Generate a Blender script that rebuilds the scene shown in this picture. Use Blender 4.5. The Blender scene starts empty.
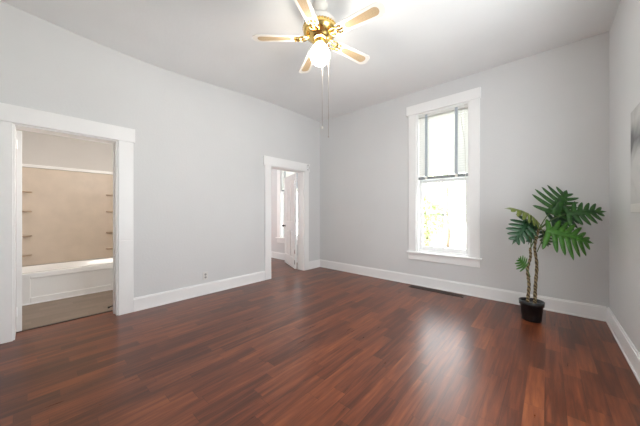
import bpy, bmesh, math, random
from mathutils import Vector, Matrix, Euler

random.seed(7)
scene = bpy.context.scene
COL = scene.collection
PI = math.pi

# ------------------------------------------------------------------ camera
CAM_YAW = math.radians(41.7)
CAM = Vector((3.7286, -4.1849, 1.2))
FWD = Vector((-math.sin(CAM_YAW), math.cos(CAM_YAW), 0))
RGT = Vector((math.cos(CAM_YAW), math.sin(CAM_YAW), 0))
cam_data = bpy.data.cameras.new('camera')
cam = bpy.data.objects.new('camera', cam_data)
COL.objects.link(cam)
cam.location = CAM
cam.rotation_euler = (PI / 2, 0, CAM_YAW)
cam_data.sensor_width = 36.0
cam_data.lens = 36.0 * 255.0 / 640.0
cam_data.shift_y = -1.0 / 640.0
cam_data.clip_start = 0.05
scene.camera = cam

# ------------------------------------------------------------------ world, sun, portals, exposure
SKY = 5.6
world = bpy.data.worlds.new('sky')
scene.world = world
world.use_nodes = True
bg = world.node_tree.nodes['Background']
bg.inputs['Color'].default_value = (0.93, 0.97, 1.0, 1)
bg.inputs['Strength'].default_value = SKY

sun_d = bpy.data.lights.new('sun', 'SUN')
sun_d.energy = 48.0
sun_d.angle = math.radians(2)
sun_d.color = (1.0, 0.96, 0.88)
sun = bpy.data.objects.new('sun', sun_d)
COL.objects.link(sun)
sun.location = (-6, -8, 12)
sun.rotation_euler = Vector((0.52, 0.16, -0.80)).to_track_quat('-Z', 'Y').to_euler()

def portal(name, loc, direction, sx, sy):
    d = bpy.data.lights.new(name, 'AREA')
    d.shape = 'RECTANGLE'
    d.size, d.size_y = sx, sy
    d.cycles.is_portal = True
    o = bpy.data.objects.new(name, d)
    COL.objects.link(o)
    o.location = loc
    o.rotation_euler = Vector(direction).to_track_quat('-Z', 'Y').to_euler()
    return o

portal('portal_window', (2.51, 0.19, 1.675), (0, -1, 0), 0.77, 2.25)
portal('portal_next_room', (-0.95, 0.19, 1.675), (0, -1, 0), 0.77, 2.25)
portal('portal_right_fill', (4.41, -2.40, 1.675), (-1, 0, 0), 1.5, 2.25)  # sky light through the added right-wall opening
portal('portal_next_room_fill', (-3.63, -1.95, 1.675), (1, 0, 0), 1.0, 2.25)  # sky light through the added far opening of the next room

scene.view_settings.view_transform = 'Standard'
scene.view_settings.look = 'None'
scene.view_settings.gamma = 1.0
scene.view_settings.use_curve_mapping = False
scene.view_settings.exposure = 0.48
scene.cycles.use_denoising = True
scene.cycles.max_bounces = 12
scene.cycles.diffuse_bounces = 8
scene.cycles.glossy_bounces = 4
scene.cycles.transparent_max_bounces = 12
scene.cycles.sample_clamp_indirect = 6.0
scene.cycles.caustics_reflective = False
scene.cycles.caustics_refractive = False

# ------------------------------------------------------------------ material helpers
def new_mat(name):
    m = bpy.data.materials.new(name)
    m.use_nodes = True
    nt = m.node_tree
    b = nt.nodes['Principled BSDF']
    return m, nt, b

def nd(nt, typ, **kw):
    n = nt.nodes.new(typ)
    for k, v in kw.items():
        setattr(n, k, v)
    return n

def math_n(nt, op, a, b=None, c=None):
    n = nt.nodes.new('ShaderNodeMath')
    n.operation = op
    for i, v in enumerate((a, b, c)):
        if v is None:
            continue
        if isinstance(v, (int, float)):
            n.inputs[i].default_value = v
        else:
            nt.links.new(v, n.inputs[i])
    return n.outputs[0]

def ramp(nt, fac, stops, interp='LINEAR'):
    r = nt.nodes.new('ShaderNodeValToRGB')
    r.color_ramp.interpolation = interp
    el = r.color_ramp.elements
    while len(el) < len(stops):
        el.new(0.5)
    for e, (p, c) in zip(el, stops):
        e.position = p
        e.color = (*c, 1)
    nt.links.new(fac, r.inputs[0])
    return r.outputs[0]

def noisy(name, color, var=0.06, scale=8.0, rough=0.5, bump=0.0, bump_scale=60.0, metallic=0.0, spec=0.5, stretch=(1, 1, 1)):
    """a painted / moulded surface: base colour with slight mottling and a fine bump"""
    m, nt, b = new_mat(name)
    tc = nd(nt, 'ShaderNodeTexCoord')
    mp = nd(nt, 'ShaderNodeMapping')
    mp.inputs['Scale'].default_value = stretch
    nt.links.new(tc.outputs['Object'], mp.inputs[0])
    n = nd(nt, 'ShaderNodeTexNoise')
    n.inputs['Scale'].default_value = scale
    n.inputs['Detail'].default_value = 4
    nt.links.new(mp.outputs[0], n.inputs['Vector'])
    lo = tuple(max(0, c * (1 - var)) for c in color)
    hi = tuple(min(1, c * (1 + var)) for c in color)
    nt.links.new(ramp(nt, n.outputs[0], [(0.3, lo), (0.7, hi)]), b.inputs['Base Color'])
    b.inputs['Roughness'].default_value = rough
    b.inputs['Metallic'].default_value = metallic
    b.inputs['Specular IOR Level'].default_value = spec
    if bump:
        n2 = nd(nt, 'ShaderNodeTexNoise')
        n2.inputs['Scale'].default_value = bump_scale
        n2.inputs['Detail'].default_value = 6
        nt.links.new(mp.outputs[0], n2.inputs['Vector'])
        bp = nd(nt, 'ShaderNodeBump')
        bp.inputs['Strength'].default_value = bump
        bp.inputs['Distance'].default_value = 0.01
        nt.links.new(n2.outputs[0], bp.inputs['Height'])
        nt.links.new(bp.outputs[0], b.inputs['Normal'])
    return m

def emit(name, color, strength):
    m, nt, b = new_mat(name)
    b.inputs['Base Color'].default_value = (*color, 1)
    b.inputs['Emission Color'].default_value = (*color, 1)
    b.inputs['Emission Strength'].default_value = strength
    return m

def wood_floor(name, tones, width, length, joint=0.55, rough=(0.2, 0.32), axis='y', grain=1.0, spec=0.5):
    m, nt, b = new_mat(name)
    b.inputs['Specular IOR Level'].default_value = spec
    geo = nd(nt, 'ShaderNodeNewGeometry')
    sep = nd(nt, 'ShaderNodeSeparateXYZ')
    nt.links.new(geo.outputs['Position'], sep.inputs[0])
    X, Y = sep.outputs[0], sep.outputs[1]
    if axis == 'x':
        X, Y = Y, X
    u = math_n(nt, 'DIVIDE', math_n(nt, 'ADD', X, 20.0), width)
    row = math_n(nt, 'FLOOR', u)
    fu = math_n(nt, 'FRACT', u)
    wn = nd(nt, 'ShaderNodeTexWhiteNoise', noise_dimensions='1D')
    nt.links.new(row, wn.inputs['W'])
    v = math_n(nt, 'ADD', math_n(nt, 'DIVIDE', math_n(nt, 'ADD', Y, 20.0), length), math_n(nt, 'MULTIPLY', wn.outputs[0], 7.3))
    colm = math_n(nt, 'FLOOR', v)
    fv = math_n(nt, 'FRACT', v)
    cmb = nd(nt, 'ShaderNodeCombineXYZ')
    nt.links.new(row, cmb.inputs[0]); nt.links.new(colm, cmb.inputs[1])
    wn2 = nd(nt, 'ShaderNodeTexWhiteNoise', noise_dimensions='3D')
    nt.links.new(cmb.outputs[0], wn2.inputs['Vector'])
    tone = wn2.outputs[0]
    # grain: noise stretched along the plank, shifted per plank
    gv = nd(nt, 'ShaderNodeCombineXYZ')
    nt.links.new(math_n(nt, 'MULTIPLY', X, 42.0), gv.inputs[0])
    nt.links.new(math_n(nt, 'ADD', math_n(nt, 'MULTIPLY', Y, 2.6), math_n(nt, 'MULTIPLY', tone, 37.0)), gv.inputs[1])
    nt.links.new(math_n(nt, 'MULTIPLY', tone, 91.0), gv.inputs[2])
    g = nd(nt, 'ShaderNodeTexNoise')
    g.inputs['Scale'].default_value = 1.0
    g.inputs['Detail'].default_value = 5
    g.inputs['Roughness'].default_value = 0.6
    g.inputs['Distortion'].default_value = 0.6
    nt.links.new(gv.outputs[0], g.inputs['Vector'])
    # broad streaks that cross plank ends, as in a printed laminate
    sv = nd(nt, 'ShaderNodeCombineXYZ')
    nt.links.new(math_n(nt, 'MULTIPLY', X, 24.0), sv.inputs[0])
    nt.links.new(math_n(nt, 'ADD', math_n(nt, 'MULTIPLY', Y, 1.5), math_n(nt, 'MULTIPLY', wn.outputs[0], 50.0)), sv.inputs[1])
    st = nd(nt, 'ShaderNodeTexNoise')
    st.inputs['Scale'].default_value = 1.0
    st.inputs['Detail'].default_value = 3
    nt.links.new(sv.outputs[0], st.inputs['Vector'])
    fac = math_n(nt, 'ADD', math_n(nt, 'MULTIPLY', tone, 0.36), math_n(nt, 'MULTIPLY', math_n(nt, 'SUBTRACT', g.outputs[0], 0.30), 1.0 * grain))
    fac = math_n(nt, 'ADD', fac, math_n(nt, 'MULTIPLY', math_n(nt, 'SUBTRACT', st.outputs[0], 0.40), 0.8 * grain))
    c = ramp(nt, fac, tones)
    # joints
    ju = math_n(nt, 'LESS_THAN', math_n(nt, 'MULTIPLY', fu, width), 0.0022)
    jv = math_n(nt, 'LESS_THAN', math_n(nt, 'MULTIPLY', fv, length), 0.0022)
    j = math_n(nt, 'MAXIMUM', ju, jv)
    mx = nd(nt, 'ShaderNodeMix', data_type='RGBA')
    nt.links.new(math_n(nt, 'MULTIPLY', j, joint), mx.inputs['Factor'])
    nt.links.new(c, mx.inputs['A'])
    mx.inputs['B'].default_value = (tones[0][1][0] * .35, tones[0][1][1] * .35, tones[0][1][2] * .35, 1)
    nt.links.new(mx.outputs['Result'], b.inputs['Base Color'])
    rr = nd(nt, 'ShaderNodeMapRange')
    nt.links.new(g.outputs[0], rr.inputs[0])
    rr.inputs[3].default_value, rr.inputs[4].default_value = rough
    nt.links.new(rr.outputs[0], b.inputs['Roughness'])
    bp = nd(nt, 'ShaderNodeBump')
    bp.inputs['Strength'].default_value = 0.12
    bp.inputs['Distance'].default_value = 0.002
    nt.links.new(math_n(nt, 'SUBTRACT', g.outputs[0], j), bp.inputs['Height'])
    nt.links.new(bp.outputs[0], b.inputs['Normal'])
    return m

M = {}
M['wall'] = noisy('wall_paint', (0.695, 0.70, 0.70), 0.02, 1.2, 0.55, 0.12, 45)
M['ceiling'] = noisy('ceiling_paint', (0.86, 0.87, 0.87), 0.02, 1.5, 0.7, 0.12, 30)
M['trim'] = noisy('white_trim_paint', (0.90, 0.90, 0.895), 0.015, 3, 0.35, 0.05, 25)
M['door'] = noisy('white_door_paint', (0.80, 0.80, 0.79), 0.02, 3, 0.35, 0.05, 25)
M['floor'] = wood_floor('reddish_wood_laminate',
                        [(0.0, (0.048, 0.0145, 0.0088)), (0.32, (0.092, 0.026, 0.013)), (0.58, (0.165, 0.046, 0.019)), (0.95, (0.28, 0.088, 0.031))],
                        0.098, 0.52, rough=(0.24, 0.36), spec=0.43)
M['bath_floor'] = wood_floor('taupe_vinyl', [(0.0, (0.17, 0.125, 0.095)), (0.5, (0.235, 0.175, 0.135)), (1.0, (0.30, 0.23, 0.18))],
                             0.10, 0.30, 0.3, (0.4, 0.5), 'y', 0.5)
M['dark_gap'] = noisy('dark_wood_strip', (0.035, 0.02, 0.015), 0.1, 10, 0.5)
M['surround'] = noisy('beige_surround', (0.62, 0.525, 0.43), 0.05, 5, 0.45, 0.03, 8)
M['surround_shelf'] = noisy('tan_shelf', (0.46, 0.335, 0.235), 0.05, 6, 0.3)
M['tub'] = noisy('white_enamel', (0.88, 0.875, 0.865), 0.01, 3, 0.16)
M['bath_wall'] = noisy('bath_wall_paint', (0.60, 0.575, 0.55), 0.02, 2, 0.5, 0.05, 40)
M['chrome'] = noisy('chrome', (0.75, 0.75, 0.75), 0.02, 5, 0.15, metallic=1.0)
M['black'] = noisy('black_metal', (0.02, 0.02, 0.02), 0.1, 20, 0.4)
M['brass'] = noisy('polished_brass', (0.83, 0.58, 0.20), 0.08, 20, 0.18, metallic=1.0)
M['fan_white'] = noisy('fan_white_enamel', (0.80, 0.775, 0.72), 0.02, 6, 0.35)
M['outlet'] = noisy('ivory_plastic', (0.74, 0.73, 0.70), 0.02, 10, 0.35)
M['receptacle'] = noisy('grey_receptacle', (0.42, 0.41, 0.40), 0.03, 10, 0.4)
M['slot'] = noisy('outlet_slot', (0.10, 0.095, 0.09), 0.05, 10, 0.5)
M['blind_grey'] = noisy('grey_blind_cloth', (0.46, 0.51, 0.56), 0.06, 30, 0.7)
M['blind_rail'] = noisy('grey_bottom_rail', (0.26, 0.28, 0.29), 0.06, 20, 0.5)
M['cord'] = noisy('white_cord', (0.72, 0.70, 0.64), 0.05, 50, 0.8)
M['chain'] = noisy('dull_chain', (0.40, 0.33, 0.28), 0.1, 80, 0.45, metallic=0.6)
M['register'] = noisy('brown_register', (0.05, 0.026, 0.018), 0.1, 20, 0.4, metallic=0.3)
M['void'] = noisy('register_void', (0.006, 0.005, 0.005), 0.1, 10, 0.8)
M['pot'] = noisy('black_pot_plastic', (0.010, 0.010, 0.011), 0.15, 20, 0.38)
M['soil'] = noisy('grey_potting_soil', (0.085, 0.08, 0.08), 0.45, 60, 0.95, 0.6, 90)
M['petiole'] = noisy('green_petiole', (0.085, 0.14, 0.04), 0.15, 20, 0.45)

def slat_mat():
    m, nt, b = new_mat('white_blind_slat')
    out = nt.nodes['Material Output']
    b.inputs['Base Color'].default_value = (0.82, 0.82, 0.80, 1)
    b.inputs['Roughness'].default_value = 0.4
    tr = nd(nt, 'ShaderNodeBsdfTranslucent')
    n = nd(nt, 'ShaderNodeTexNoise'); n.inputs['Scale'].default_value = 15
    nt.links.new(ramp(nt, n.outputs[0], [(0.3, (0.78, 0.78, 0.75)), (0.7, (0.84, 0.84, 0.82))]), tr.inputs[0])
    mx = nd(nt, 'ShaderNodeMixShader')
    mx.inputs[0].default_value = 0.17
    nt.links.new(b.outputs[0], mx.inputs[1]); nt.links.new(tr.outputs[0], mx.inputs[2])
    nt.links.new(mx.outputs[0], out.inputs[0])
    return m
M['slat'] = slat_mat()

def glass_mat():
    m, nt, b = new_mat('window_glass')
    out = nt.nodes['Material Output']
    nt.nodes.remove(b)
    tr = nd(nt, 'ShaderNodeBsdfTransparent')
    tr.inputs[0].default_value = (0.97, 0.985, 0.98, 1)
    gl = nd(nt, 'ShaderNodeBsdfGlossy')
    gl.inputs['Roughness'].default_value = 0.02
    lw = nd(nt, 'ShaderNodeLayerWeight'); lw.inputs[0].default_value = 0.5
    fr = math_n(nt, 'ADD', 0.03, math_n(nt, 'MULTIPLY', 0.9, math_n(nt, 'POWER', lw.outputs['Facing'], 5.0)))
    mx = nd(nt, 'ShaderNodeMixShader')
    nt.links.new(fr, mx.inputs[0]); nt.links.new(tr.outputs[0], mx.inputs[1]); nt.links.new(gl.outputs[0], mx.inputs[2])
    nt.links.new(mx.outputs[0], out.inputs[0])
    return m
M['glass'] = glass_mat()

def cane_mat():
    m, nt, b = new_mat('woven_cane')
    tc = nd(nt, 'ShaderNodeTexCoord')
    ck = nd(nt, 'ShaderNodeTexChecker')
    ck.inputs['Scale'].default_value = 140
    ck.inputs['Color1'].default_value = (0.56, 0.42, 0.26, 1)
    ck.inputs['Color2'].default_value = (0.43, 0.31, 0.175, 1)
    nt.links.new(tc.outputs['Object'], ck.inputs['Vector'])
    nt.links.new(ck.outputs[0], b.inputs['Base Color'])
    b.inputs['Roughness'].default_value = 0.55
    return m
M['cane'] = cane_mat()

def leaf_mat(name, dark, light, trans):
    m, nt, b = new_mat(name)
    out = nt.nodes['Material Output']
    tc = nd(nt, 'ShaderNodeTexCoord')
    n = nd(nt, 'ShaderNodeTexNoise')
    n.inputs['Scale'].default_value = 26; n.inputs['Detail'].default_value = 4
    nt.links.new(tc.outputs['Object'], n.inputs['Vector'])
    c = ramp(nt, n.outputs[0], [(0.3, dark), (0.72, light)])
    nt.links.new(c, b.inputs['Base Color'])
    b.inputs['Roughness'].default_value = 0.32
    tr = nd(nt, 'ShaderNodeBsdfTranslucent')
    nt.links.new(c, tr.inputs[0])
    mx = nd(nt, 'ShaderNodeMixShader'); mx.inputs[0].default_value = trans
    nt.links.new(b.outputs[0], mx.inputs[1]); nt.links.new(tr.outputs[0], mx.inputs[2])
    nt.links.new(mx.outputs[0], out.inputs[0])
    return m
M['leaf'] = leaf_mat('green_leaf', (0.018, 0.075, 0.018), (0.05, 0.17, 0.03), 0.15)
M['leaf_bright'] = leaf_mat('bright_green_leaf', (0.035, 0.14, 0.015), (0.085, 0.26, 0.03), 0.2)
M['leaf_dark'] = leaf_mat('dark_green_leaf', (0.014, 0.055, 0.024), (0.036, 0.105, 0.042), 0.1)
M['leaf_yellow'] = leaf_mat('yellow_green_leaf', (0.10, 0.16, 0.03), (0.26, 0.29, 0.06), 0.2)

def trunk_mat():
    m, nt, b = new_mat('fibre_trunk')
    tc = nd(nt, 'ShaderNodeTexCoord')
    w = nd(nt, 'ShaderNodeTexWave', wave_type='BANDS', bands_direction='DIAGONAL')
    w.inputs['Scale'].default_value = 14; w.inputs['Distortion'].default_value = 6; w.inputs['Detail'].default_value = 3
    nt.links.new(tc.outputs['Object'], w.inputs['Vector'])
    nt.links.new(ramp(nt, w.outputs['Fac'], [(0.1, (0.07, 0.045, 0.02)), (0.55, (0.20, 0.14, 0.065)), (0.95, (0.32, 0.25, 0.13))]), b.inputs['Base Color'])
    b.inputs['Roughness'].default_value = 0.85
    bp = nd(nt, 'ShaderNodeBump'); bp.inputs['Strength'].default_value = 0.7; bp.inputs['Distance'].default_value = 0.01
    nt.links.new(w.outputs['Fac'], bp.inputs['Height']); nt.links.new(bp.outputs[0], b.inputs['Normal'])
    return m
M['trunk'] = trunk_mat()

def print_mat():
    """grey-scale abstract print: pale ground with soft charcoal masses"""
    m, nt, b = new_mat('grey_art_print')
    tc = nd(nt, 'ShaderNodeTexCoord')
    n = nd(nt, 'ShaderNodeTexNoise')
    n.inputs['Scale'].default_value = 3.2; n.inputs['Detail'].default_value = 6; n.inputs['Distortion'].default_value = 0.8
    nt.links.new(tc.outputs['Object'], n.inputs['Vector'])
    sep = nd(nt, 'ShaderNodeSeparateXYZ'); nt.links.new(tc.outputs['Object'], sep.inputs[0])
    band = math_n(nt, 'SUBTRACT', 1.0, math_n(nt, 'MULTIPLY', math_n(nt, 'ABSOLUTE', math_n(nt, 'SUBTRACT', sep.outputs[2], 1.735)), 6.5))
    f = math_n(nt, 'ADD', math_n(nt, 'MULTIPLY', n.outputs[0], 0.9), math_n(nt, 'MULTIPLY', math_n(nt, 'MAXIMUM', band, 0.0), 0.42))
    nt.links.new(ramp(nt, f, [(0.42, (0.60, 0.60, 0.59)), (0.66, (0.36, 0.36, 0.36)), (0.86, (0.10, 0.10, 0.105))]), b.inputs['Base Color'])
    b.inputs['Roughness'].default_value = 0.5
    return m
M['print'] = print_mat()

# ------------------------------------------------------------------ geometry helpers
def box(bm, x0, x1, y0, y1, z0, z1):
    m = Matrix.Translation(((x0 + x1) / 2, (y0 + y1) / 2, (z0 + z1) / 2)) @ Matrix.Diagonal((x1 - x0, y1 - y0, z1 - z0, 1))
    return bmesh.ops.create_cube(bm, size=1, matrix=m)['verts']

def cyl(bm, p0, p1, r0, r1=None, seg=16):
    p0, p1 = Vector(p0), Vector(p1)
    r1 = r0 if r1 is None else r1
    d = p1 - p0
    m = Matrix.Translation((p0 + p1) / 2) @ d.to_track_quat('Z', 'Y').to_matrix().to_4x4()
    return bmesh.ops.create_cone(bm, cap_ends=True, segments=seg, radius1=r0, radius2=r1, depth=d.length, matrix=m)['verts']

def lathe(bm, c, profile, seg=32, sx=1.0, sy=1.0, cap=True):
    """profile: list of (radius, z) from bottom to top round the vertical axis at c"""
    rings = []
    for r, z in profile:
        if r < 1e-6:
            rings.append([bm.verts.new((c[0], c[1], c[2] + z))])
        else:
            rings.append([bm.verts.new((c[0] + sx * r * math.cos(2 * PI * k / seg), c[1] + sy * r * math.sin(2 * PI * k / seg), c[2] + z)) for k in range(seg)])
    for a, b in zip(rings, rings[1:]):
        for k in range(seg):
            k2 = (k + 1) % seg
            if len(a) == 1 and len(b) == 1:
                continue
            if len(a) == 1:
                bm.faces.new((a[0], b[k2], b[k]))
            elif len(b) == 1:
                bm.faces.new((a[k], a[k2], b[0]))
            else:
                bm.faces.new((a[k], a[k2], b[k2], b[k]))
    if cap:
        for ring, flip in ((rings[0], True), (rings[-1], False)):
            if len(ring) > 1:
                bm.faces.new(list(reversed(ring)) if flip else ring)

def tube(bm, pts, radii, seg=10):
    """a smooth tube along a polyline"""
    pts = [Vector(p) for p in pts]
    if isinstance(radii, (int, float)):
        radii = [radii] * len(pts)
    rings = []
    up = Vector((0.31, 0.17, 0.93)).normalized()
    for i, p in enumerate(pts):
        t = (pts[min(i + 1, len(pts) - 1)] - pts[max(i - 1, 0)]).normalized()
        a = t.cross(up)
        if a.length < 0.05:
            a = t.cross(Vector((1, 0, 0)))
        a.normalize(); b = t.cross(a)
        rings.append([bm.verts.new(p + radii[i] * (a * math.cos(2 * PI * k / seg) + b * math.sin(2 * PI * k / seg))) for k in range(seg)])
    for a, b in zip(rings, rings[1:]):
        for k in range(seg):
            bm.faces.new((a[k], a[(k + 1) % seg], b[(k + 1) % seg], b[k]))
    bm.faces.new(rings[0]); bm.faces.new(list(reversed(rings[-1])))

def curve_pts(ctrl, n=24):
    """Catmull-Rom through control points"""
    c = [Vector(p) for p in ctrl]
    c = [c[0] * 2 - c[1]] + c + [c[-1] * 2 - c[-2]]
    out = []
    segs = len(c) - 3
    for i in range(n + 1):
        s = i / n * segs
        k = min(int(s), segs - 1); t = s - k
        p0, p1, p2, p3 = c[k:k + 4]
        out.append(0.5 * ((2 * p1) + (p2 - p0) * t + (2 * p0 - 5 * p1 + 4 * p2 - p3) * t * t + (3 * p1 - p0 - 3 * p2 + p3) * t ** 3))
    return out

def obj(name, bm, mat, parent=None, bevel=0.0, smooth=False, kind=None):
    bmesh.ops.recalc_face_normals(bm, faces=bm.faces)
    me = bpy.data.meshes.new(name)
    bm.to_mesh(me); bm.free()
    o = bpy.data.objects.new(name, me)
    COL.objects.link(o)
    me.materials.append(M[mat] if isinstance(mat, str) else mat)
    if smooth:
        for p in me.polygons:
            p.use_smooth = True
    if bevel:
        md = o.modifiers.new('bevel', 'BEVEL')
        md.width = bevel; md.segments = 2; md.limit_method = 'ANGLE'; md.angle_limit = math.radians(40)
    if parent is not None:
        o.parent = parent
        root = parent
        off = Matrix.Identity(4)
        w = Matrix.Identity(4)
        chain = []
        while root is not None:
            chain.append(root); root = root.parent
        for r in reversed(chain):
            w = w @ r.matrix_parent_inverse @ Matrix.LocRotScale(r.location, r.rotation_euler, r.scale)
        o.matrix_parent_inverse = w.inverted()
    if kind:
        o['kind'] = kind
    return o

def thing(name, label, cat, loc=(0, 0, 0), group=None):
    o = bpy.data.objects.new(name, None)
    o.empty_display_size = 0.1
    COL.objects.link(o)
    o.location = loc
    o['label'] = label; o['category'] = cat
    if group:
        o['group'] = group
    return o

def copy_tree(o, parent=None, kids=None):
    if kids is None:
        kids = {}
        for q in bpy.data.objects:
            if q.parent is not None:
                kids.setdefault(q.parent.name, []).append(q)
    c = o.copy(); COL.objects.link(c)
    if parent is not None:
        inv = o.matrix_parent_inverse.copy()
        c.parent = parent
        c.matrix_parent_inverse = inv
    for ch in kids.get(o.name, []):
        copy_tree(ch, c, kids)
    return c

def struct(name, boxes, mat, bevel=0.0, parent=None):
    bm = bmesh.new()
    for b in boxes:
        box(bm, *b)
    return obj(name, bm, mat, parent, bevel, kind=None if parent else 'structure')

# ------------------------------------------------------------------ dimensions
H = 3.18            # ceiling
RW = 4.235          # right wall
RY = -5.0           # rear wall
WT = 0.17           # partition thickness
OX0, OX1, OZ0, OZ1 = 2.125, 2.895, 0.55, 2.80      # window opening
DX = -3.46          # next-room window offset
CY0, CY1, CZ = -4.314, -3.533, 2.03                # bath opening
DY0, DY1, DZ = -1.343, -0.50, 2.03                 # next-room opening
BX = -2.03          # bath back wall
TX = -1.28          # tub front
BY0, BY1 = -4.53, -3.02                            # tub alcove ends

# ------------------------------------------------------------------ shell
struct('floor', [(-0.205, 4.5, -5.2, 0.2, -0.12, 0.0), (-3.6, -0.205, BY1 + 0.06, 0.2, -0.12, 0.0)], 'floor')
struct('floor_bathroom', [(-2.2, -0.205, -5.2, BY1 + 0.06, -0.12, 0.0)], 'bath_floor')
def ceiling():
    # old plaster: it sags a little along the left wall
    bm = bmesh.new()
    nx, ny = 60, 60
    grid = []
    for i in range(nx + 1):
        row = []
        for j in range(ny + 1):
            x = -3.65 + 8.15 * i / nx; y = -5.2 + 5.4 * j / ny
            sag = 0.115 * math.exp(-((y + 3.2) / 1.3) ** 2) * math.exp(-(max(x, 0) / 0.55) ** 1.3) + 0.006 * math.sin(2.1 * x + 1.3 * y)
            if y > -0.25:
                sag *= max(0.0, -y / 0.25)
            row.append(bm.verts.new((x, y, H - sag)))
        grid.append(row)
    for i in range(nx):
        for j in range(ny):
            bm.faces.new((grid[i][j], grid[i][j + 1], grid[i + 1][j + 1], grid[i + 1][j]))
    box(bm, -3.65, 4.5, -5.2, 0.2, H + 0.03, H + 0.16)
    o = obj('ceiling', bm, 'ceiling', None, 0, False, 'structure')
    for p in o.data.polygons:
        p.use_smooth = len(p.vertices) == 4 and abs(p.area) < 0.05
ceiling()
struct('ceiling_bathroom', [(BX, -WT, RY, BY1, 2.62, 2.70)], 'bath_wall')
struct('wall_left', [(-WT, 0, -5.2, CY0, 0, H), (-WT, 0, CY1, DY0, 0, H), (-WT, 0, DY1, 0.0, 0, H),
                     (-WT, 0, CY0, CY1, CZ, H), (-WT, 0, DY0, DY1, DZ, H)], 'wall')
wb = []
for a, b in ((-3.65, OX0 + DX), (OX1 + DX, OX0), (OX1, 4.435)):
    wb.append((a, b, 0, 0.2, 0, H))
for a, b in ((OX0 + DX, OX1 + DX), (OX0, OX1)):
    wb.append((a, b, 0, 0.2, 0, OZ0)); wb.append((a, b, 0, 0.2, OZ1, H))
struct('wall_back', wb, 'wall')
FILL_OPENING = ((-3.15, -1.65),)      # opening added out of view past the picture, to let fill light in
struct('wall_right', [(RW, 4.435, -5.2, FILL_OPENING[0][0], 0, H), (RW, 4.435, FILL_OPENING[0][1], 0, 0, H)]
       + [(RW, 4.435, a, b, 0, OZ0) for a, b in FILL_OPENING] + [(RW, 4.435, a, b, OZ1, H) for a, b in FILL_OPENING], 'wall')
struct('wall_rear', [(-2.2, 4.435, -5.2, RY, 0, H)], 'wall')
struct('wall_partition', [(-3.5, -WT, BY1, BY1 + 0.12, 0, H)], 'wall')
struct('wall_hall_left', [(-3.65, -3.5, BY1, -2.45, 0, H), (-3.65, -3.5, -1.45, 0, 0, H), (-3.65, -3.5, -2.45, -1.45, 0, OZ0), (-3.65, -3.5, -2.45, -1.45, OZ1, H)], 'wall')  # its opening is added, unseen, to brighten the next room
struct('wall_bathroom_back', [(BX - 0.15, BX, RY, BY1, 0, H)], 'bath_wall')
struct('wall_bathroom_end', [(BX, TX + 0.02, RY, BY0, 0, 2.62)], 'bath_wall')

# baseboards with a small cap
def baseboard(name, segs):
    bm = bmesh.new()
    for (axis, c, sgn, a, b) in segs:
        for (t, z0, z1) in ((0.020, 0.0, 0.148), (0.013, 0.148, 0.162), (0.028, 0.0, 0.018)):
            lo, hi = sorted((c, c + sgn * t))
            if axis == 'x':
                box(bm, lo, hi, a, b, z0, z1)
            else:
                box(bm, a, b, lo, hi, z0, z1)
    return obj(name, bm, 'trim', None, 0.003, kind='structure')
baseboard('baseboard_left', [('x', 0, 1, CY1 + 0.145, DY0 - 0.131), ('x', 0, 1, DY1 + 0.125, 0), ('x', 0, 1, RY, CY0 - 0.145)])
baseboard('baseboard_back', [('y', 0, -1, 0.02, RW - 0.02)])
baseboard('baseboard_right', [('x', RW, -1, RY, 0)])
baseboard('baseboard_hall', [('y', 0, -1, -3.5, -WT)])

# ------------------------------------------------------------------ cased openings
TH = 0.024
# bath opening: casing, header, jamb lining
struct('trim_1', [(0, TH, CY1, CY1 + 0.144, 0, 0.868), (0, TH, CY1, CY1 + 0.144, 0.871, CZ), (0, 0.018, CY1, CY1 + 0.144, 0.86, 0.88)], 'trim', 0.003)
struct('trim_2', [(0, TH, CY0 - 0.142, CY0, 0, CZ)], 'trim', 0.003)
struct('trim_3', [(0, 0.034, CY0 - 0.30, CY1 + 0.158, CZ, 2.192)], 'trim', 0.003)
struct('trim_4', [(-WT - 0.02, 0.004, CY1 - 0.016, CY1 + 0.001, 0, CZ), (-WT - 0.02, 0.004, CY0 - 0.001, CY0 + 0.012, 0, CZ),
                  (-WT - 0.02, 0.004, CY0, CY1, CZ - 0.014, CZ + 0.002), (-0.11, -0.08, CY1 - 0.028, CY1 - 0.015, 0, CZ - 0.014)], 'trim', 0.002)
struct('trim_5', [(-0.235, -0.198, CY0 + 0.01, CY1 - 0.01, 0.0, 0.006)], 'dark_gap', 0.002)
# doorway to the next room
struct('trim_6', [(0, TH, DY0 - 0.131, DY0, 0, DZ)], 'trim', 0.003)
struct('trim_7', [(0, TH, DY1, DY1 + 0.125, 0, DZ)], 'trim', 0.003)
struct('trim_8', [(0, 0.034, DY0 - 0.163, DY1 + 0.142, DZ, 2.192)], 'trim', 0.003)
struct('trim_9', [(-WT - 0.004, 0.003, DY0 - 0.001, DY0 + 0.012, 0, DZ), (-WT - 0.004, 0.003, DY1 - 0.012, DY1 + 0.001, 0, DZ),
                  (-WT - 0.004, 0.003, DY0, DY1, DZ - 0.012, DZ + 0.002)], 'trim', 0.002)

# ------------------------------------------------------------------ windows (double-hung, with grilles) and blinds
def sash(bm, x0, x1, z0, z1, y, st=0.048, bot=0.07, top=0.045, d=0.032):
    box(bm, x0, x0 + st, y, y + d, z0, z1); box(bm, x1 - st, x1, y, y + d, z0, z1)
    box(bm, x0 + st, x1 - st, y, y + d, z0, z0 + bot); box(bm, x0 + st, x1 - st, y, y + d, z1 - top, z1)

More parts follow.
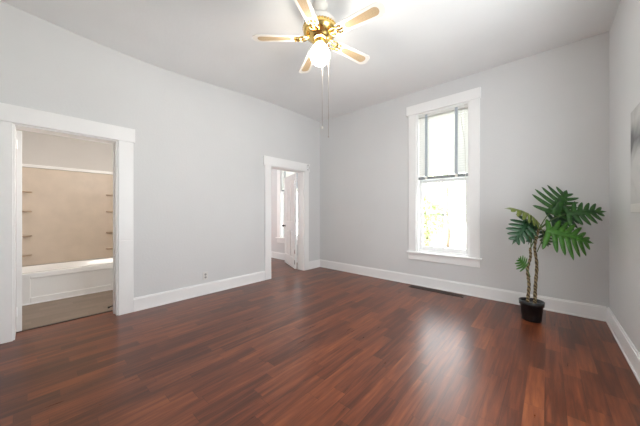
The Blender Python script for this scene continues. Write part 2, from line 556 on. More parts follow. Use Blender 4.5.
def window(name, dx):
    x0, x1 = OX0 + dx, OX1 + dx
    w = struct(name, [(x0, x0 + 0.022, 0.0, 0.2, OZ0, OZ1), (x1 - 0.022, x1, 0.0, 0.2, OZ0, OZ1), (x0 + .022, x1 - .022, 0.0, 0.2, OZ1 - 0.022, OZ1),
                      (x0 + .022, x1 - .022, 0.05, 0.22, OZ0, OZ0 + 0.022)], 'trim', 0.002)
    struct('window_casing', [(x0 - 0.126, x0, -TH, 0, OZ0, OZ1), (x1, x1 + 0.126, -TH, 0, OZ0, OZ1), (x0 - 0.160, x1 + 0.140, -0.034, 0, OZ1, 2.952)], 'trim', 0.003, w)
    struct('window_sill', [(x0 - 0.15, x1 + 0.15, -0.055, 0.0, 0.525, 0.55), (x0, x1, 0.0, 0.06, 0.545, 0.556)], 'trim', 0.004, w)
    struct('apron', [(x0 - 0.132, x1 + 0.128, -0.022, 0, 0.418, 0.525)], 'trim', 0.003, w)
    a, b = x0 + 0.022, x1 - 0.022
    mid = (a + b) / 2
    for nm, z0, z1, y in (('lower_sash', 0.572, 1.715, 0.075), ('upper_sash', 1.68, 2.778, 0.11)):
        bm = bmesh.new(); sash(bm, a, b, z0, z1, y)
        s = obj(nm, bm, 'trim', w, 0.003)
        zm = (z0 + 0.07 + z1 - 0.045) / 2
        g = bmesh.new()
        box(g, a + 0.04, b - 0.04, y + 0.014, y + 0.018, z0 + 0.06, z1 - 0.04)
        obj('pane', g, 'glass', s)
        mb = bmesh.new()
        box(mb, mid - 0.009, mid + 0.009, y + 0.006, y + 0.0135, z0 + 0.07, z1 - 0.045)
        box(mb, a + 0.048, b - 0.048, y + 0.006, y + 0.0135, zm - 0.009, zm + 0.009)
        obj('grille', mb, 'trim', s)
    lk = bmesh.new()
    box(lk, mid - 0.03, mid + 0.03, 0.06, 0.10, 1.715, 1.728)
    obj('sash_lock', lk, 'trim', w, 0.002)
    return w
window('window_1', 0.0)
window('window_2', DX)

def make_blind(label):
    x0, x1 = OX0 + 0.026, OX1 - 0.026
    t = thing('window_blind', label, 'blind', ((x0 + x1) / 2, 0.03, 1.7), None)
    bm = bmesh.new(); box(bm, x0, x1, 0.008, 0.058, 2.735, 2.775)
    obj('headrail', bm, 'slat', t, 0.002)
    bm = bmesh.new()
    n = 27
    for k in range(n):
        z = 1.80 + (2.715 - 1.80) * k / (n - 1)
        # one gently crowned slat: three facets across the depth
        ys = [-0.022, -0.008, 0.008, 0.022]
        tilt = math.radians(47)
        rows = []
        for y in ys:
            zz = z + 0.003 * (1 - (y / 0.022) ** 2) + y * math.tan(tilt)
            rows.append((bm.verts.new((x0 + 0.002, 0.033 + y, zz)), bm.verts.new((x1 - 0.002, 0.033 + y, zz))))
        top = [(bm.verts.new(a.co + Vector((0, 0, 0.0025))), bm.verts.new(b.co + Vector((0, 0, 0.0025)))) for a, b in rows]
        for R_, f in ((rows, 1), (top, 0)):
            for p, q in zip(R_, R_[1:]):
                bm.faces.new((p[0], p[1], q[1], q[0]))
        for i in (0, 3):
            bm.faces.new((rows[i][0], rows[i][1], top[i][1], top[i][0]))
        for e in (0, 1):
            for i in range(3):
                bm.faces.new((rows[i][e], rows[i + 1][e], top[i + 1][e], top[i][e]))
    obj('slats', bm, 'slat', t)
    for x in (OX0 + 0.152, OX0 + 0.590):
        bm = bmesh.new()
        box(bm, x - 0.019, x + 0.019, 0.0065, 0.0078, 1.735, 2.765)
        box(bm, x - 0.019, x + 0.019, 0.0585, 0.0598, 1.735, 2.765)
        obj('ladder_tape', bm, 'blind_grey', t)
    bm = bmesh.new(); box(bm, x0, x1, 0.008, 0.058, 1.725, 1.768)
    r = obj('bottom_rail', bm, 'blind_rail', t, 0.003)
    for x in (OX0 + 0.152, OX0 + 0.590):
        bm = bmesh.new(); box(bm, x - 0.019, x + 0.019, 0.0055, 0.009, 1.722, 1.769)
        obj('tape_clip', bm, 'fan_white', r)
    for x in (OX0 + 0.055, OX0 + 0.70):
        bm = bmesh.new(); tube(bm, [(x, 0.033, 2.74), (x, 0.033, 1.76)], 0.0022, 6)
        obj('ladder_cord', bm, 'cord', t)
    bm = bmesh.new()
    tube(bm, curve_pts([(OX0 + 0.655, 0.004, 2.745), (OX0 + 0.66, 0.001, 2.55), (OX0 + 0.70, 0.0, 2.25), (OX0 + 0.715, 0.0, 1.9), (OX0 + 0.712, 0.001, 1.30), (OX0 + 0.705, 0.001, 0.95)], 30), 0.0028, 6)
    cyl(bm, (OX0 + 0.705, 0.001, 0.95), (OX0 + 0.705, 0.001, 0.905), 0.004, 0.008, 10)
    obj('pull_cord', bm, 'cord', t)
    bm = bmesh.new()
    box(bm, x1 - 0.045, x1 - 0.002, 0.0, 0.008, 2.725, 2.776)
    cyl(bm, (x1 - 0.024, 0.002, 2.75), (x1 - 0.024, -0.008, 2.75), 0.011, 0.009, 12)
    obj('mounting_bracket', bm, 'outlet', t, 0.001)
    return t
blind = make_blind('half-raised white slatted blind with grey tapes in the large window')
b2 = copy_tree(blind)
b2.location.x += DX
b2['label'] = 'white slatted blind with grey bottom rail seen through the narrow open doorway'

# ------------------------------------------------------------------ doors (open, in the two doorways)
def panel_door(name, hinge, ang, width, height=2.0, thick=0.04, knob=True, hinges=(1.62, 0.32)):
    """a panelled door leaf; local x runs from hinge to free edge"""
    e = bpy.data.objects.new(name, None); COL.objects.link(e)
    e['kind'] = 'structure'
    e.location = (hinge[0], hinge[1], 0.01)
    e.rotation_euler = (0, 0, ang)
    def put(nm, bm, mat, bev=0.0, smooth=False, parent=None):
        o = obj(nm, bm, mat, None, bev, smooth)
        o.parent = parent or e
        return o
    bm = bmesh.new()
    st, t2 = 0.105, thick / 2
    rails = [(0, 0.22), (0.80, 0.98), (height - 0.12, height)]
    box(bm, 0, st, -t2, t2, 0, height); box(bm, width - st, width, -t2, t2, 0, height)
    box(bm, width / 2 - 0.05, width / 2 + 0.05, -t2, t2, 0, height)
    for a, b in rails:
        box(bm, st, width / 2 - 0.05, -t2, t2, a, b); box(bm, width / 2 + 0.05, width - st, -t2, t2, a, b)
    leaf = put('door_leaf', bm, 'door', 0.003)
    for xa, xb in ((st, width / 2 - 0.05), (width / 2 + 0.05, width - st)):
        for (a, b) in ((0.22, 0.80), (0.98, height - 0.12)):
            bm = bmesh.new()
            box(bm, xa, xb, -0.008, 0.008, a, b)
            box(bm, xa + 0.035, xb - 0.035, -0.014, 0.014, a + 0.035, b - 0.035)
            put('door_panel', bm, 'door', 0.004)
    if knob:
        for s in (-1, 1):
            bm = bmesh.new()
            cyl(bm, (width - 0.06, s * t2, 0.87), (width - 0.06, s * (t2 + 0.008), 0.87), 0.026, 0.024, 20)
            cyl(bm, (width - 0.06, s * (t2 + 0.008), 0.87), (width - 0.06, s * (t2 + 0.035), 0.87), 0.010, 0.010, 14)
            bmesh.ops.create_uvsphere(bm, u_segments=16, v_segments=10, radius=0.027, matrix=Matrix.Translation((width - 0.06, s * (t2 + 0.05), 0.87)))
            put('door_knob', bm, 'black', 0, True)
    return e
ang = math.atan2(-0.19 + 0.54, -0.95 + 0.20)
dr = panel_door('door_1', (-0.20, -0.54), ang, 0.80)
def hinge_part(door, x, s, z, mat):
    bm = bmesh.new()
    cyl(bm, (x, s, z - 0.045), (x, s, z + 0.045), 0.007, 0.007, 12)
    box(bm, x, x + 0.03, s - 0.002, s + 0.002, z - 0.042, z + 0.042)
    o = obj('hinge', bm, mat); o.parent = door
for z in (0.14, 0.36, 1.80):
    hinge_part(dr, -0.006, 0.021, z, 'chrome')
dr2 = panel_door('door_2', (-0.198, -4.283), PI + 0.06, 0.74, knob=False)
for z in (0.20, 1.86):
    hinge_part(dr2, -0.006, 0.016, z, 'trim')

# ------------------------------------------------------------------ bathroom: tub, surround, added fill lamps
def bathtub():
    t = thing('bathtub', 'white alcove bathtub below the beige wall panels', 'bathtub', ((TX + BX) / 2, (BY0 + BY1) / 2, 0))
    x0, x1, y0, y1 = BX + 0.012, TX, BY0 + 0.006, BY1 - 0.006
    rz = 0.405
    bm = bmesh.new()
    # basin: outer rim loop and inner loops going down
    def loop(ix, iy, z, r, n=6):
        xa, xb, ya, yb = x0 + ix, x1 - ix, y0 + iy, y1 - iy
        vs = []
        for cx, cy, a0 in ((xb - r, yb - r, 0), (xa + r, yb - r, PI / 2), (xa + r, ya + r, PI), (xb - r, ya + r, 1.5 * PI)):
            for k in range(n + 1):
                a = a0 + PI / 2 * k / n
                vs.append(bm.verts.new((cx + r * math.cos(a), cy + r * math.sin(a), z)))
        return vs
    loops = [loop(0, 0, rz - 0.045, 0.006), loop(0, 0, rz, 0.006), loop(0.075, 0.10, rz, 0.10), loop(0.085, 0.12, rz - 0.012, 0.10),
             loop(0.13, 0.20, 0.14, 0.13), loop(0.20, 0.30, 0.10, 0.10)]
    for a, b in zip(loops, loops[1:]):
        n = len(a)
        for k in range(n):
            bm.faces.new((a[k], a[(k + 1) % n], b[(k + 1) % n], b[k]))
    bm.faces.new(loops[-1])
    obj('basin', bm, 'tub', t, 0.006, True)
    bm = bmesh.new()
    box(bm, x1 - 0.055, x1 - 0.012, y0, y1, 0.0, rz - 0.044)
    # raised margins round the recessed apron field
    box(bm, x1 - 0.012, x1, y0, y0 + 0.31, 0.0, rz - 0.044); box(bm, x1 - 0.012, x1, y1 - 0.31, y1, 0.0, rz - 0.044)
    box(bm, x1 - 0.012, x1, y0 + 0.31, y1 - 0.31, 0.0, 0.085); box(bm, x1 - 0.012, x1, y0 + 0.31, y1 - 0.31, rz - 0.075, rz - 0.044)
    obj('apron', bm, 'tub', t, 0.005)
    bm = bmesh.new()
    box(bm, x1 - 0.002, x1 + 0.012, y0, y1, 0.0, 0.016)
    obj('caulk_strip', bm, 'trim', t, 0.004)
    return t
bathtub()

def surround():
    t = thing('shower_surround', 'beige moulded shower surround with corner shelves above the bathtub', 'shower surround', (BX, (BY0 + BY1) / 2, 0.41))
    z0, z1 = 0.407, 1.86
    bm = bmesh.new()
    box(bm, BX + 0.001, BX + 0.016, BY0 + 0.001, BY1 - 0.001, z0, z1)
    box(bm, BX + 0.016, TX - 0.02, BY0 + 0.001, BY0 + 0.014, z0, z1)
    box(bm, BX + 0.016, TX - 0.02, BY1 - 0.014, BY1 - 0.001, z0, z1)
    obj('wall_panel', bm, 'surround', t, 0.003)
    for s, yc in ((1, BY0 + 0.014), (-1, BY1 - 0.014)):
        # curved corner column carrying its shelves
        bm = bmesh.new()
        n = 8
        ring = []
        for z in (z0, z1 - 0.10):
            r = []
            for k in range(n + 1):
                a = k / n
                r.append(bm.verts.new((BX + 0.016 + 0.055 * (1 - a) ** 1.6, yc + s * 0.30 * a ** 1.6, z)))
            r.append(bm.verts.new((BX + 0.010, yc + s * 0.30, z))); r.append(bm.verts.new((BX + 0.010, yc - s * 0.004, z))); r.append(bm.verts.new((BX + 0.071, yc - s * 0.004, z)))
            ring.append(r)
        m_ = len(ring[0])
        for k in range(m_):
            bm.faces.new((ring[0][k], ring[0][(k + 1) % m_], ring[1][(k + 1) % m_], ring[1][k]))
        bm.faces.new(ring[0]); bm.faces.new(ring[1])
        obj('corner_column', bm, 'surround', t, 0.004)
        for z in (0.56, 0.845, 1.21, 1.495):
            bm = bmesh.new()
            top = []
            for zz in (z - 0.008, z + 0.008):
                r = [bm.verts.new((BX + 0.012, yc, zz))]
                for k in range(9):
                    a = PI / 2 * k / 8
                    r.append(bm.verts.new((BX + 0.016 + 0.125 * math.cos(a), yc + s * 0.315 * math.sin(a), zz)))
                top.append(r)
            for k in range(10):
                bm.faces.new((top[0][k], top[0][(k + 1) % 10], top[1][(k + 1) % 10], top[1][k]))
            bm.faces.new(top[0]); bm.faces.new(top[1])
            obj('corner_shelf', bm, 'surround_shelf', t, 0.003)
    bm = bmesh.new()
    box(bm, BX + 0.001, BX + 0.05, BY0 + 0.001, BY1 - 0.001, z1, z1 + 0.045)
    obj('top_ledge', bm, 'tub', t, 0.006)
    return t
surround()

t = thing('bath_shower', 'small shower fitting high on the right end of the bath alcove', 'shower', (-1.86, BY1 - 0.014, 1.80))
bm = bmesh.new()
tube(bm, curve_pts([(-1.66, BY1 - 0.016, 1.83), (-1.66, BY1 - 0.10, 1.835), (-1.67, BY1 - 0.18, 1.78)], 12), 0.010, 10)
cyl(bm, (-1.66, BY1 - 0.0145, 1.83), (-1.66, BY1 - 0.02, 1.83), 0.028, 0.024, 18)
obj('shower_arm', bm, 'chrome', t, 0, True)
bm = bmesh.new()
cyl(bm, (-1.67, BY1 - 0.18, 1.785), (-1.675, BY1 - 0.225, 1.735), 0.014, 0.036, 18)
obj('spray_head', bm, 'surround_shelf', t, 0.002)

t = thing('bath_fill_light', 'added round flush fill light, out of view in the bathroom', 'ceiling light', (-0.42, -3.8, 2.62))  # unseen lamp added to brighten the bathroom
bm = bmesh.new(); lathe(bm, (-0.42, -3.8, 2.62), [(0.15, -0.025), (0.17, -0.02), (0.17, 0.0)])
obj('light_base', bm, 'fan_white', t, 0, True)
bm = bmesh.new(); lathe(bm, (-0.42, -3.8, 2.62), [(0.0, -0.08), (0.06, -0.075), (0.11, -0.058), (0.145, -0.024)], cap=False)
obj('diffuser', bm, emit('bath_fill_glow', (1.0, 0.93, 0.85), 24.0), t, 0, True)

t = thing('bath_wall_fill_light', 'added frosted fill light, out of view beside the bathroom doorway', 'wall light', (-WT, -3.26, 1.95))  # second unseen lamp, added to throw light onto the tub front
bm = bmesh.new(); box(bm, -WT - 0.03, -WT - 0.001, -3.42, -3.10, 1.91, 1.99)
obj('light_bar', bm, 'chrome', t, 0.004)
vg = emit('bath_wall_fill_glow', (1.0, 0.95, 0.89), 62.0)
for yy in (-3.36, -3.16):
    bm = bmesh.new(); lathe(bm, (-WT - 0.085, yy, 1.95), [(0.0, -0.075), (0.045, -0.06), (0.062, -0.02), (0.058, 0.025), (0.03, 0.055), (0.0, 0.06)], 20, cap=False)
    obj('glass_shade', bm, vg, t, 0, True)
    bm = bmesh.new(); cyl(bm, (-WT - 0.03, yy, 1.95), (-WT - 0.045, yy, 1.95), 0.02, 0.018, 14)
    obj('socket', bm, 'chrome', t)

# door stop by the bath threshold
t = thing('door_stop', 'small black door stop low on the right jamb of the bathroom opening', 'door stop', (-0.21, CY1 - 0.017, 0.075))
bm = bmesh.new(); cyl(bm, (-0.165, CY1 - 0.016, 0.075), (-0.165, CY1 - 0.022, 0.075), 0.016, 0.015, 14)
cyl(bm, (-0.165, CY1 - 0.022, 0.075), (-0.165, CY1 - 0.052, 0.068), 0.006, 0.006, 10)
obj('spring_rod', bm, 'black', t)
bm = bmesh.new(); cyl(bm, (-0.165, CY1 - 0.050, 0.0685), (-0.165, CY1 - 0.068, 0.064), 0.011, 0.010, 12)
obj('rubber_tip', bm, 'black', t, 0.002)

# ------------------------------------------------------------------ ceiling fan
def ceiling_fan():
    c = CAM + FWD * 2.43
    cx, cy = c.x, c.y
    t = thing('ceiling_fan', 'five-blade brass and white ceiling fan with lit globe', 'ceiling fan', (cx, cy, H))
    bm = bmesh.new(); lathe(bm, (cx, cy, H), [(0.022, -0.095), (0.045, -0.085), (0.068, -0.05), (0.075, -0.012), (0.072, 0.0)])
    obj('canopy', bm, 'fan_white', t, 0, True)
    bm = bmesh.new(); cyl(bm, (cx, cy, H - 0.15), (cx, cy, H - 0.085), 0.016, 0.016, 16)
    obj('downrod', bm, 'black', t, 0, True)
    bm = bmesh.new()
    lathe(bm, (cx, cy, 0), [(0.10, 2.948), (0.152, 2.955), (0.156, 2.985), (0.135, 3.02), (0.08, 3.035), (0.03, 3.045)], 40)
    obj('motor_housing', bm, 'fan_white', t, 0, True)
    # brass body with a beaded rim
    bm = bmesh.new()
    lathe(bm, (cx, cy, 0), [(0.055, 2.828), (0.080, 2.832), (0.095, 2.848), (0.115, 2.868), (0.142, 2.885), (0.158, 2.908), (0.162, 2.93), (0.155, 2.945), (0.12, 2.95)], 40)
    for k in range(36):
        a = 2 * PI * k / 36
        bmesh.ops.create_uvsphere(bm, u_segments=8, v_segments=6, radius=0.011, matrix=Matrix.Translation((cx + 0.156 * math.cos(a), cy + 0.156 * math.sin(a), 2.942)))
    obj('motor_body', bm, 'brass', t, 0, True)
    bm = bmesh.new()
    lathe(bm, (cx, cy, 0), [(0.040, 2.795), (0.052, 2.80), (0.054, 2.822), (0.048, 2.832)], 32)
    obj('switch_housing', bm, 'brass', t, 0, True)
    bm = bmesh.new()
    lathe(bm, (cx, cy, 0), [(0.040, 2.782), (0.047, 2.786), (0.046, 2.80), (0.040, 2.802)], 32)
    obj('globe_fitter', bm, 'fan_white', t, 0, True)
    # globe: egg-shaped opal glass, lit
    bm = bmesh.new()
    prof = []
    for k in range(17):
        a = -PI / 2 + PI * k / 16
        prof.append((max(0.001, 0.093 * math.cos(a) ** 0.92 * (1 - 0.06 * math.sin(a))), 2.700 + 0.098 * math.sin(a)))
    prof[0] = (0, prof[0][1]); prof[-1] = (0.042, 2.797); prof[-2] = (0.050, 2.792)
    lathe(bm, (cx, cy, 0), prof, 32, cap=False)
    obj('globe', bm, emit('lit_opal_glass', (1.0, 0.93, 0.83), 46.0), t, 0, True)
    # blades
    zb = 2.856
    base_yaw = CAM_YAW
    for k in range(5):
        a = base_yaw + PI + 2 * PI * k / 5
        d = Vector((math.cos(a), math.sin(a), 0)); s = Vector((-math.sin(a), math.cos(a), 0))
        pitch = math.radians(-11)
        s2 = s * math.cos(pitch) + Vector((0, 0, math.sin(pitch)))
        n2 = d.cross(s2)
        o0 = Vector((cx, cy, zb))
        def P(r, w, h):
            return o0 + d * r + s2 * w + n2 * h
        def plate(bm, outline, h0, h1):
            lo = [bm.verts.new(P(r, w, h0)) for r, w in outline]
            hi = [bm.verts.new(P(r, w, h1)) for r, w in outline]
            n = len(outline)
            bm.faces.new(lo); bm.faces.new(hi)
            for i in range(n):
                bm.faces.new((lo[i], lo[(i + 1) % n], hi[(i + 1) % n], hi[i]))
        # blade outline with a rounded, shouldered tip
        half = [(0.19, 0.050), (0.215, 0.056), (0.40, 0.064), (0.56, 0.069), (0.60, 0.069), (0.612, 0.055), (0.628, 0.050), (0.638, 0.030), (0.641, 0.0)]
        outl = half + [(r, -w) for r, w in reversed(half[:-1])]
        bm = bmesh.new(); plate(bm, outl, -0.004, 0.004)
        blade = obj('blade', bm, 'fan_white', t, 0.0015)
        # cane inset both faces
        ins = []
        r0, r1, w0, w1 = 0.275, 0.595, 0.030, 0.042
        for i in range(9):
            an = PI / 2 + PI * i / 8
            ins.append((r0 + 0.03 + 0.03 * math.cos(an), w0 * math.sin(an)))
        for i in range(9):
            an = -PI / 2 + PI * i / 8
            ins.append((r1 - 0.04 + 0.04 * math.cos(an), w1 * math.sin(an)))
        bm = bmesh.new(); plate(bm, ins, -0.0052, 0.0052)
        obj('cane_inset', bm, 'cane', blade)
        # brass blade iron: scrolled arm from the body to two pads on the blade
        bm = bmesh.new()
        for w in (-1, 1):
            tube(bm, curve_pts([P(0.095, 0.008 * w, 0.02), P(0.13, 0.034 * w, 0.0), P(0.165, 0.044 * w, -0.008), P(0.20, 0.026 * w, -0.010), P(0.175, 0.006 * w, -0.010)], 16), 0.0065, 8)
            tube(bm, curve_pts([P(0.19, 0.028 * w, -0.010), P(0.215, 0.036 * w, -0.009), P(0.235, 0.030 * w, -0.008)], 8), 0.0055, 8)
        tube(bm, curve_pts([P(0.10, 0, 0.02), P(0.14, 0, -0.004), P(0.19, 0, -0.010), P(0.245, 0, -0.008)], 12), [0.010] * 4 + [0.008] * 9, 8)
        obj('blade_arm', bm, 'brass', t, 0, True)
        bm = bmesh.new()
        for (r, w) in ((0.235, 0.030), (0.235, -0.030), (0.245, 0.0)):
            cyl(bm, P(r, w, -0.016), P(r, w, -0.003), 0.008, 0.008, 10)
        obj('blade_screws', bm, 'brass', t)
    # two pull chains
    for off, zbot, ball in ((0.023, 2.05, 0.011), (0.078, 1.945, 0.006)):
        p = Vector((cx, cy, 0)) + RGT * off + FWD * 0.046
        bm = bmesh.new()
        if off > 0.05:
            p = Vector((cx, cy, 0)) + RGT * 0.084 + FWD * 0.08
            tube(bm, curve_pts([Vector((cx, cy, 2.812)) + RGT * 0.045 + FWD * 0.02, p + Vector((0, 0, 2.80)), p + Vector((0, 0, 2.70))], 8) + [p + Vector((0, 0, zbot))], 0.0018, 6)
        else:
            p = Vector((cx, cy, 0)) + RGT * 0.022 + FWD * 0.103
            tube(bm, curve_pts([Vector((cx, cy, 2.812)) + RGT * 0.01 + FWD * 0.048, p + Vector((0, 0, 2.80)), p + Vector((0, 0, 2.70))], 8) + [p + Vector((0, 0, zbot))], 0.0018, 6)
        ch = obj('pull_chain', bm, 'chain', t, 0, True)
        bm = bmesh.new()
        bmesh.ops.create_uvsphere(bm, u_segments=14, v_segments=10, radius=ball, matrix=Matrix.Translation(p + Vector((0, 0, zbot - ball))))
        obj('chain_pull', bm, 'cord' if ball > 0.01 else 'chain', ch, 0, True)
    return t
ceiling_fan()

# ------------------------------------------------------------------ wall fittings
def outlet():
    yc, zc = -2.518, 0.268
    t = thing('wall_outlet', 'white electrical outlet low on the left wall above the baseboard', 'outlet', (0, yc, zc))
    bm = bmesh.new(); box(bm, 0, 0.006, yc - 0.036, yc + 0.036, zc - 0.058, zc + 0.058)
    obj('cover_plate', bm, 'outlet', t, 0.002)
    for dz in (-0.021, 0.021):
        bm = bmesh.new(); cyl(bm, (0.005, yc, zc + dz), (0.0085, yc, zc + dz), 0.0165, 0.0165, 20)
        rc = obj('receptacle', bm, 'receptacle', t)
        bm = bmesh.new()
        for dy in (-0.006, 0.006):
            box(bm, 0.0080, 0.0092, yc + dy - 0.0016, yc + dy + 0.0016, zc + dz - 0.003, zc + dz + 0.007)
        cyl(bm, (0.0080, yc, zc + dz - 0.009), (0.0092, yc, zc + dz - 0.009), 0.003, 0.003, 10)
        obj('slots', bm, 'slot', rc)
    bm = bmesh.new(); cyl(bm, (0.005, yc, zc), (0.0075, yc, zc), 0.003, 0.003, 10)
    obj('cover_screw', bm, 'chrome', t)
outlet()

def register():
    x0, x1, y0, y1 = 2.07, 2.85, -0.19, -0.075
    t = thing('floor_register', 'long dark brown floor vent by the baseboard under the window', 'floor vent', ((x0 + x1) / 2, (y0 + y1) / 2, 0))
    bm = bmesh.new()
    box(bm, x0, x1, y0, y0 + 0.016, 0, 0.006); box(bm, x0, x1, y1 - 0.016, y1, 0, 0.006)
    box(bm, x0, x0 + 0.02, y0 + .016, y1 - .016, 0, 0.006); box(bm, x1 - 0.02, x1, y0 + .016, y1 - .016, 0, 0.006)
    obj('register_frame', bm, 'register', t, 0.0015)
    bm = bmesh.new(); box(bm, x0 + 0.018, x1 - 0.018, y0 + 0.014, y1 - 0.014, 0.0, 0.0012)
    obj('register_opening', bm, 'void', t)
    bm = bmesh.new()
    n = 52
    for k in range(n):
        x = x0 + 0.026 + (x1 - x0 - 0.052) * k / (n - 1)
        box(bm, x - 0.003, x + 0.003, y0 + 0.014, y1 - 0.014, 0.0012, 0.0045)
    box(bm, x0 + 0.02, x1 - 0.02, (y0 + y1) / 2 - 0.004, (y0 + y1) / 2 + 0.004, 0.0012, 0.005)
    obj('louvers', bm, 'register', t)
register()

t = thing('wall_print', 'grey abstract print on the right wall at the photo edge', 'picture', (RW, -1.40, 1.19))
bm = bmesh.new(); box(bm, RW - 0.022, RW - 0.001, -1.60, -1.095, 1.19, 1.97)
obj('canvas', bm, 'print', t, 0.002)
bm = bmesh.new(); box(bm, RW - 0.0235, RW - 0.0222, -1.595, -1.105, 1.20, 1.262)
obj('lower_margin', bm, 'outlet', t)

t = thing('curtain_rod_bracket', 'little ring-shaped white bracket at the right end of the doorway header', 'bracket', (0.034, DY1 + 0.10, 2.12))
bm = bmesh.new()
yc, zc = DY1 + 0.085, 2.118
pts = [(0.042, yc + 0.026 * math.cos(2 * PI * k / 20), zc + 0.055 * math.sin(2 * PI * k / 20)) for k in range(21)]
tube(bm, pts, 0.006, 8)
obj('ring', bm, 'chrome', t, 0, True)
bm = bmesh.new(); box(bm, 0.034, 0.040, yc - 0.026, yc + 0.026, zc - 0.055, zc + 0.055)
obj('back_plate', bm, 'trim', t, 0.004)

# ------------------------------------------------------------------ potted plant
def at(px, py, d):
    """a point in the room at camera depth d along the sight line through a pixel"""
    return CAM + (FWD + RGT * ((px - 320) / 255.0) + Vector((0, 0, (212 - py) / 255.0))) * d

def leaf_mesh(base, tip, normal, width, lobes=7, droop=0.06, fold=0.12, wl=1.0, wr=1.0, curl=0.05, seed=0):
    """deeply lobed leaf: central web along the midrib, each lobe a tapering finger swept toward the tip"""
    rnd = random.Random(seed)
    base, tip = Vector(base), Vector(tip)
    U = tip - base; L = U.length; U.normalize()
    Nn = Vector(normal); Nn = (Nn - U * Nn.dot(U)).normalized()
    V = Nn.cross(U)
    bm = bmesh.new()
    def S(u, v):
        # u 0..1 along, v in metres across
        h = droop * L * (4 * u * (1 - u)) - fold * abs(v) - curl * v * v / max(width, 1e-3)
        return base + U * (u * L) + V * v + Nn * h
    webw = lambda u: width * 0.30 * (1 - u) ** 0.6 * min(1.0, 0.35 + u * 5) + 0.004
    n = lobes
    for side, wf in ((1, wl), (-1, wr)):
        for i in range(n):
            a, b = i / (n + 0.25), (i + 0.90) / (n + 0.25)
            cmid = (a + b) / 2
            env = math.sin(PI * min(1, (cmid * 0.74 + 0.27))) ** 0.7
            ln = width * wf * env * rnd.uniform(0.90, 1.08)
            sweep = (0.08 + 0.30 * cmid) * (ln / L) * 1.7 - (0.13 if i == 0 else 0)
            steps = 8
            prev = None
            w0 = webw(cmid)
            for k in range(steps + 1):
                q = k / steps
                half = (b - a) / 2 * ((1 - 0.30 * q) * (1 + 0.12 * math.sin(PI * q))) * math.sqrt(max(0.0, 1 - q ** 4.5)) + 0.004
                u = cmid + sweep * q * (0.7 + 0.3 * q)
                v = side * (w0 * 0.5 + max(ln - w0 * 0.5, 0.02) * q)
                p = (bm.verts.new(S(u - half, v)), bm.verts.new(S(u, v) + Nn * 0.004 * (1 - q)), bm.verts.new(S(u + half, v)))
                if prev:
                    bm.faces.new((prev[0], prev[1], p[1], p[0])); bm.faces.new((prev[1], prev[2], p[2], p[1]))
                prev = p
    # web
    K = n * 3
    rows = []
    for k in range(K + 1):
        u = k / K
        w = webw(u) * 1.03
        rows.append([bm.verts.new(S(u, -w)), bm.verts.new(S(u, 0) - Nn * 0.003), bm.verts.new(S(u, w))])
    for p, q in zip(rows, rows[1:]):
        bm.faces.new((p[0], p[1], q[1], q[0])); bm.faces.new((p[1], p[2], q[2], q[1]))
    # terminal lobe
    ti = [bm.verts.new(S(0.93, -width * 0.10)), bm.verts.new(S(1.0, -width * 0.07)), bm.verts.new(S(1.10, 0)), bm.verts.new(S(1.0, width * 0.07)), bm.verts.new(S(0.93, width * 0.10))]
    bm.faces.new(ti)
    # give the blade a real thickness
    bmesh.ops.recalc_face_normals(bm, faces=bm.faces)
    geom = bmesh.ops.solidify(bm, geom=bm.faces[:], thickness=0.0012)
    return bm

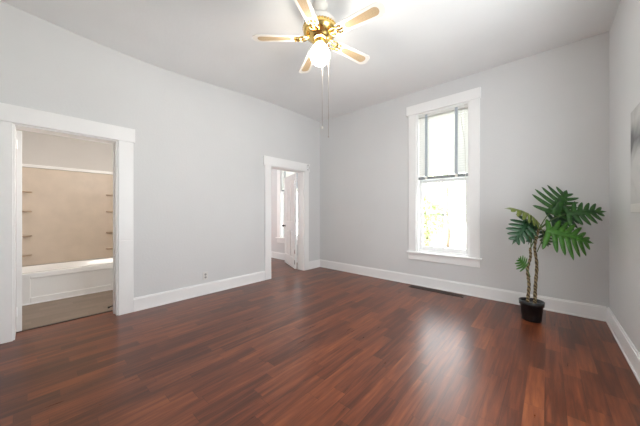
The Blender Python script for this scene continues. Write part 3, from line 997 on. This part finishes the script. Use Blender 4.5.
def plant():
    px, py = 3.598, -0.50
    t = thing('potted_plant', 'tall artificial split-leaf plant in a black pot near the right corner', 'potted plant', (px, py, 0))
    # pot: oval, tapered, thick rim
    bm = bmesh.new()
    lathe(bm, (px, py, 0), [(0.0, 0.0), (0.082, 0.0), (0.086, 0.006), (0.100, 0.165), (0.110, 0.168), (0.114, 0.215), (0.106, 0.217), (0.098, 0.175), (0.09, 0.15), (0.0, 0.15)], 40, cap=False)
    obj('pot', bm, 'pot', t, 0, True)
    bm = bmesh.new()
    lathe(bm, (px, py, 0), [(0.0, 0.185), (0.05, 0.19), (0.085, 0.184), (0.097, 0.18), (0.097, 0.17), (0.0, 0.17)], 30, cap=False)
    obj('soil', bm, 'soil', t, 0, True)
    d0 = (Vector((px, py, 0)) - CAM).dot(FWD)
    # trunks
    def trunk(ctrl, r0, r1):
        pts = curve_pts(ctrl, 40)
        rad = [r0 + (r1 - r0) * i / 40 + 0.0022 * math.sin(i * 1.9) for i in range(41)]
        bm = bmesh.new(); tube(bm, pts, rad, 12)
        return obj('trunk', bm, 'trunk', t, 0, True)
    zb = 0.175
    trunk([(px - 0.035, py - 0.012, zb), at(529, 285, d0), at(527.5, 270, d0 + .01), at(530.5, 257, d0), at(530, 248, d0)], 0.016, 0.011)
    trunk([(px + 0.028, py + 0.015, zb), at(535.5, 285, d0 + .02), at(536.8, 265, d0 + .02), at(534.8, 248, d0), at(537.0, 236, d0), at(539, 228, d0)], 0.017, 0.011)
    toward = (-FWD)
    up = Vector((0, 0, 1))
    def leaf(bpx, tpx, normal, width, stem, mat, **kw):
        B, T_ = at(*bpx), at(*tpx)
        bm = leaf_mesh(B, T_, normal, width, **kw)
        lf = obj('leaf', bm, mat, t, 0, True)
        bm = bmesh.new()
        ctrl = [at(*s) for s in stem] + [B]
        pts = curve_pts(ctrl, 18)
        # the stalk runs on as the midrib of the leaf
        tube(bm, pts, [0.006 - 0.0025 * i / 18 for i in range(19)], 8)
        obj('leaf_stalk', bm, 'petiole', lf, 0, True)
        return lf
    D = d0
    # big leaves to the right
    leaf((554, 215, D), (566, 192, D - 0.02), toward * 0.92 + up * 0.25 - RGT * 0.1, 0.28, [(539.5, 229, D), (543, 222, D), (549, 214, D)], 'leaf', lobes=6, droop=0.05, fold=0.10, wl=0.95, wr=0.72, seed=1)
    leaf((566, 214, D - 0.08), (603, 211.5, D - 0.22), toward * 0.8 + up * 0.45, 0.150, [(540, 228, D), (548, 222, D - .02), (557, 217, D - .06)], 'leaf', lobes=6, droop=0.05, fold=0.10, seed=2)
    leaf((546, 230, D - 0.10), (590, 242, D - 0.24), toward * 0.85 + up * 0.35, 0.215, [(539.5, 230, D), (543, 230, D - .04)], 'leaf_bright', lobes=7, droop=0.06, fold=0.12, wl=0.85, wr=1.1, seed=3)
    # darker one tucked behind them
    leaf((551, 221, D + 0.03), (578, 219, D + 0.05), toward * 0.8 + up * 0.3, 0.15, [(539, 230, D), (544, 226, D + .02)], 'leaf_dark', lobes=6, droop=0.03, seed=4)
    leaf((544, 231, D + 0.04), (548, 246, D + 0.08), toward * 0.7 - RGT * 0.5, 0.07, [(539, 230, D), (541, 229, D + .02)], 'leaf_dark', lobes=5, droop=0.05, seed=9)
    # left-hand leaves
    leaf((540, 224, D), (509, 208.5, D - 0.10), up * 0.72 + toward * 0.5 - RGT * 0.2, 0.135, [(538.5, 231, D), (540.5, 228, D)], 'leaf_yellow', lobes=7, droop=0.10, fold=0.35, seed=5)
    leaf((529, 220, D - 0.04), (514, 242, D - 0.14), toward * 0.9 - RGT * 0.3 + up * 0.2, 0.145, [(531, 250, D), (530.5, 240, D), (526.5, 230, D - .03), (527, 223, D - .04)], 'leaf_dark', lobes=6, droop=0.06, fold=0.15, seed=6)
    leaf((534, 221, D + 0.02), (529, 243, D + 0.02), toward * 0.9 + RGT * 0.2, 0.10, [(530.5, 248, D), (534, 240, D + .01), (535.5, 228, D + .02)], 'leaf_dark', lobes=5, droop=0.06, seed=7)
    leaf((525.5, 268, D - 0.03), (519, 258.5, D - 0.05), toward * 0.95 + up * 0.2, 0.09, [(530, 277, D), (528, 271, D - .02)], 'leaf_bright', lobes=5, droop=0.05, seed=8)
    # a bare green stalk joining trunk and crown
    bm = bmesh.new()
    tube(bm, curve_pts([at(537, 252, D + .01), at(541, 243, D + .02), at(544, 236, D + .03)], 10), 0.0045, 8)
    obj('bare_stalk', bm, 'petiole', t, 0, True)
plant()

# ------------------------------------------------------------------ outdoors
M['bounce_ground'] = noisy('pale_bounce_ground', (0.58, 0.58, 0.56), 0.3, 3, 0.9)  # ground made pale to bounce sunlight up to the ceiling
M['bark'] = noisy('bark', (0.12, 0.085, 0.06), 0.3, 20, 0.9, 0.5, 30)
M['foliage'] = leaf_mat('tree_leaves', (0.26, 0.38, 0.14), (0.48, 0.56, 0.32), 0.4)
bm = bmesh.new(); box(bm, -30, 40, 0.25, 60, -0.65, -0.6)
g = obj('ground_outside', bm, 'bounce_ground'); g['kind'] = 'structure'

def tree(label, x, y, h, r, n, seed):
    rnd = random.Random(seed)
    t = thing('garden_tree', label, 'tree', (x, y, -0.6), 'trees outside the window')
    bm = bmesh.new()
    tube(bm, curve_pts([(x, y, -0.6), (x + .05, y, 0.2), (x - .05, y + .05, 1.2), (x, y, h * 0.8)], 12), [0.10 - 0.005 * i for i in range(13)], 10)
    obj('tree_trunk', bm, 'bark', t, 0, True)
    bm = bmesh.new()
    for _ in range(n):
        a, u, w = rnd.uniform(0, 2 * PI), rnd.uniform(-1, 1), rnd.uniform(0.25, 1) ** 0.4
        q = math.sqrt(1 - u * u)
        c = Vector((x + r * w * q * math.cos(a), y + r * w * q * math.sin(a), h * 0.52 + h * 0.46 * w * u))
        R_ = Euler((rnd.uniform(0, 6), rnd.uniform(0, 6), rnd.uniform(0, 6))).to_matrix()
        s = rnd.uniform(0.05, 0.10)
        vs = [bm.verts.new(c + R_ @ Vector(p)) for p in ((0, -s, 0), (s * .45, 0, .01), (0, s, 0), (-s * .45, 0, .01))]
        bm.faces.new(vs)
    obj('foliage', bm, 'foliage', t, 0)
tree('leafy green tree seen at the left of the lower window pane', 0.80, 4.2, 1.9, 0.6, 1500, 3)
tree('leafy tree further off behind the lower window pane', -0.1, 10.0, 4.4, 2.2, 3000, 5)
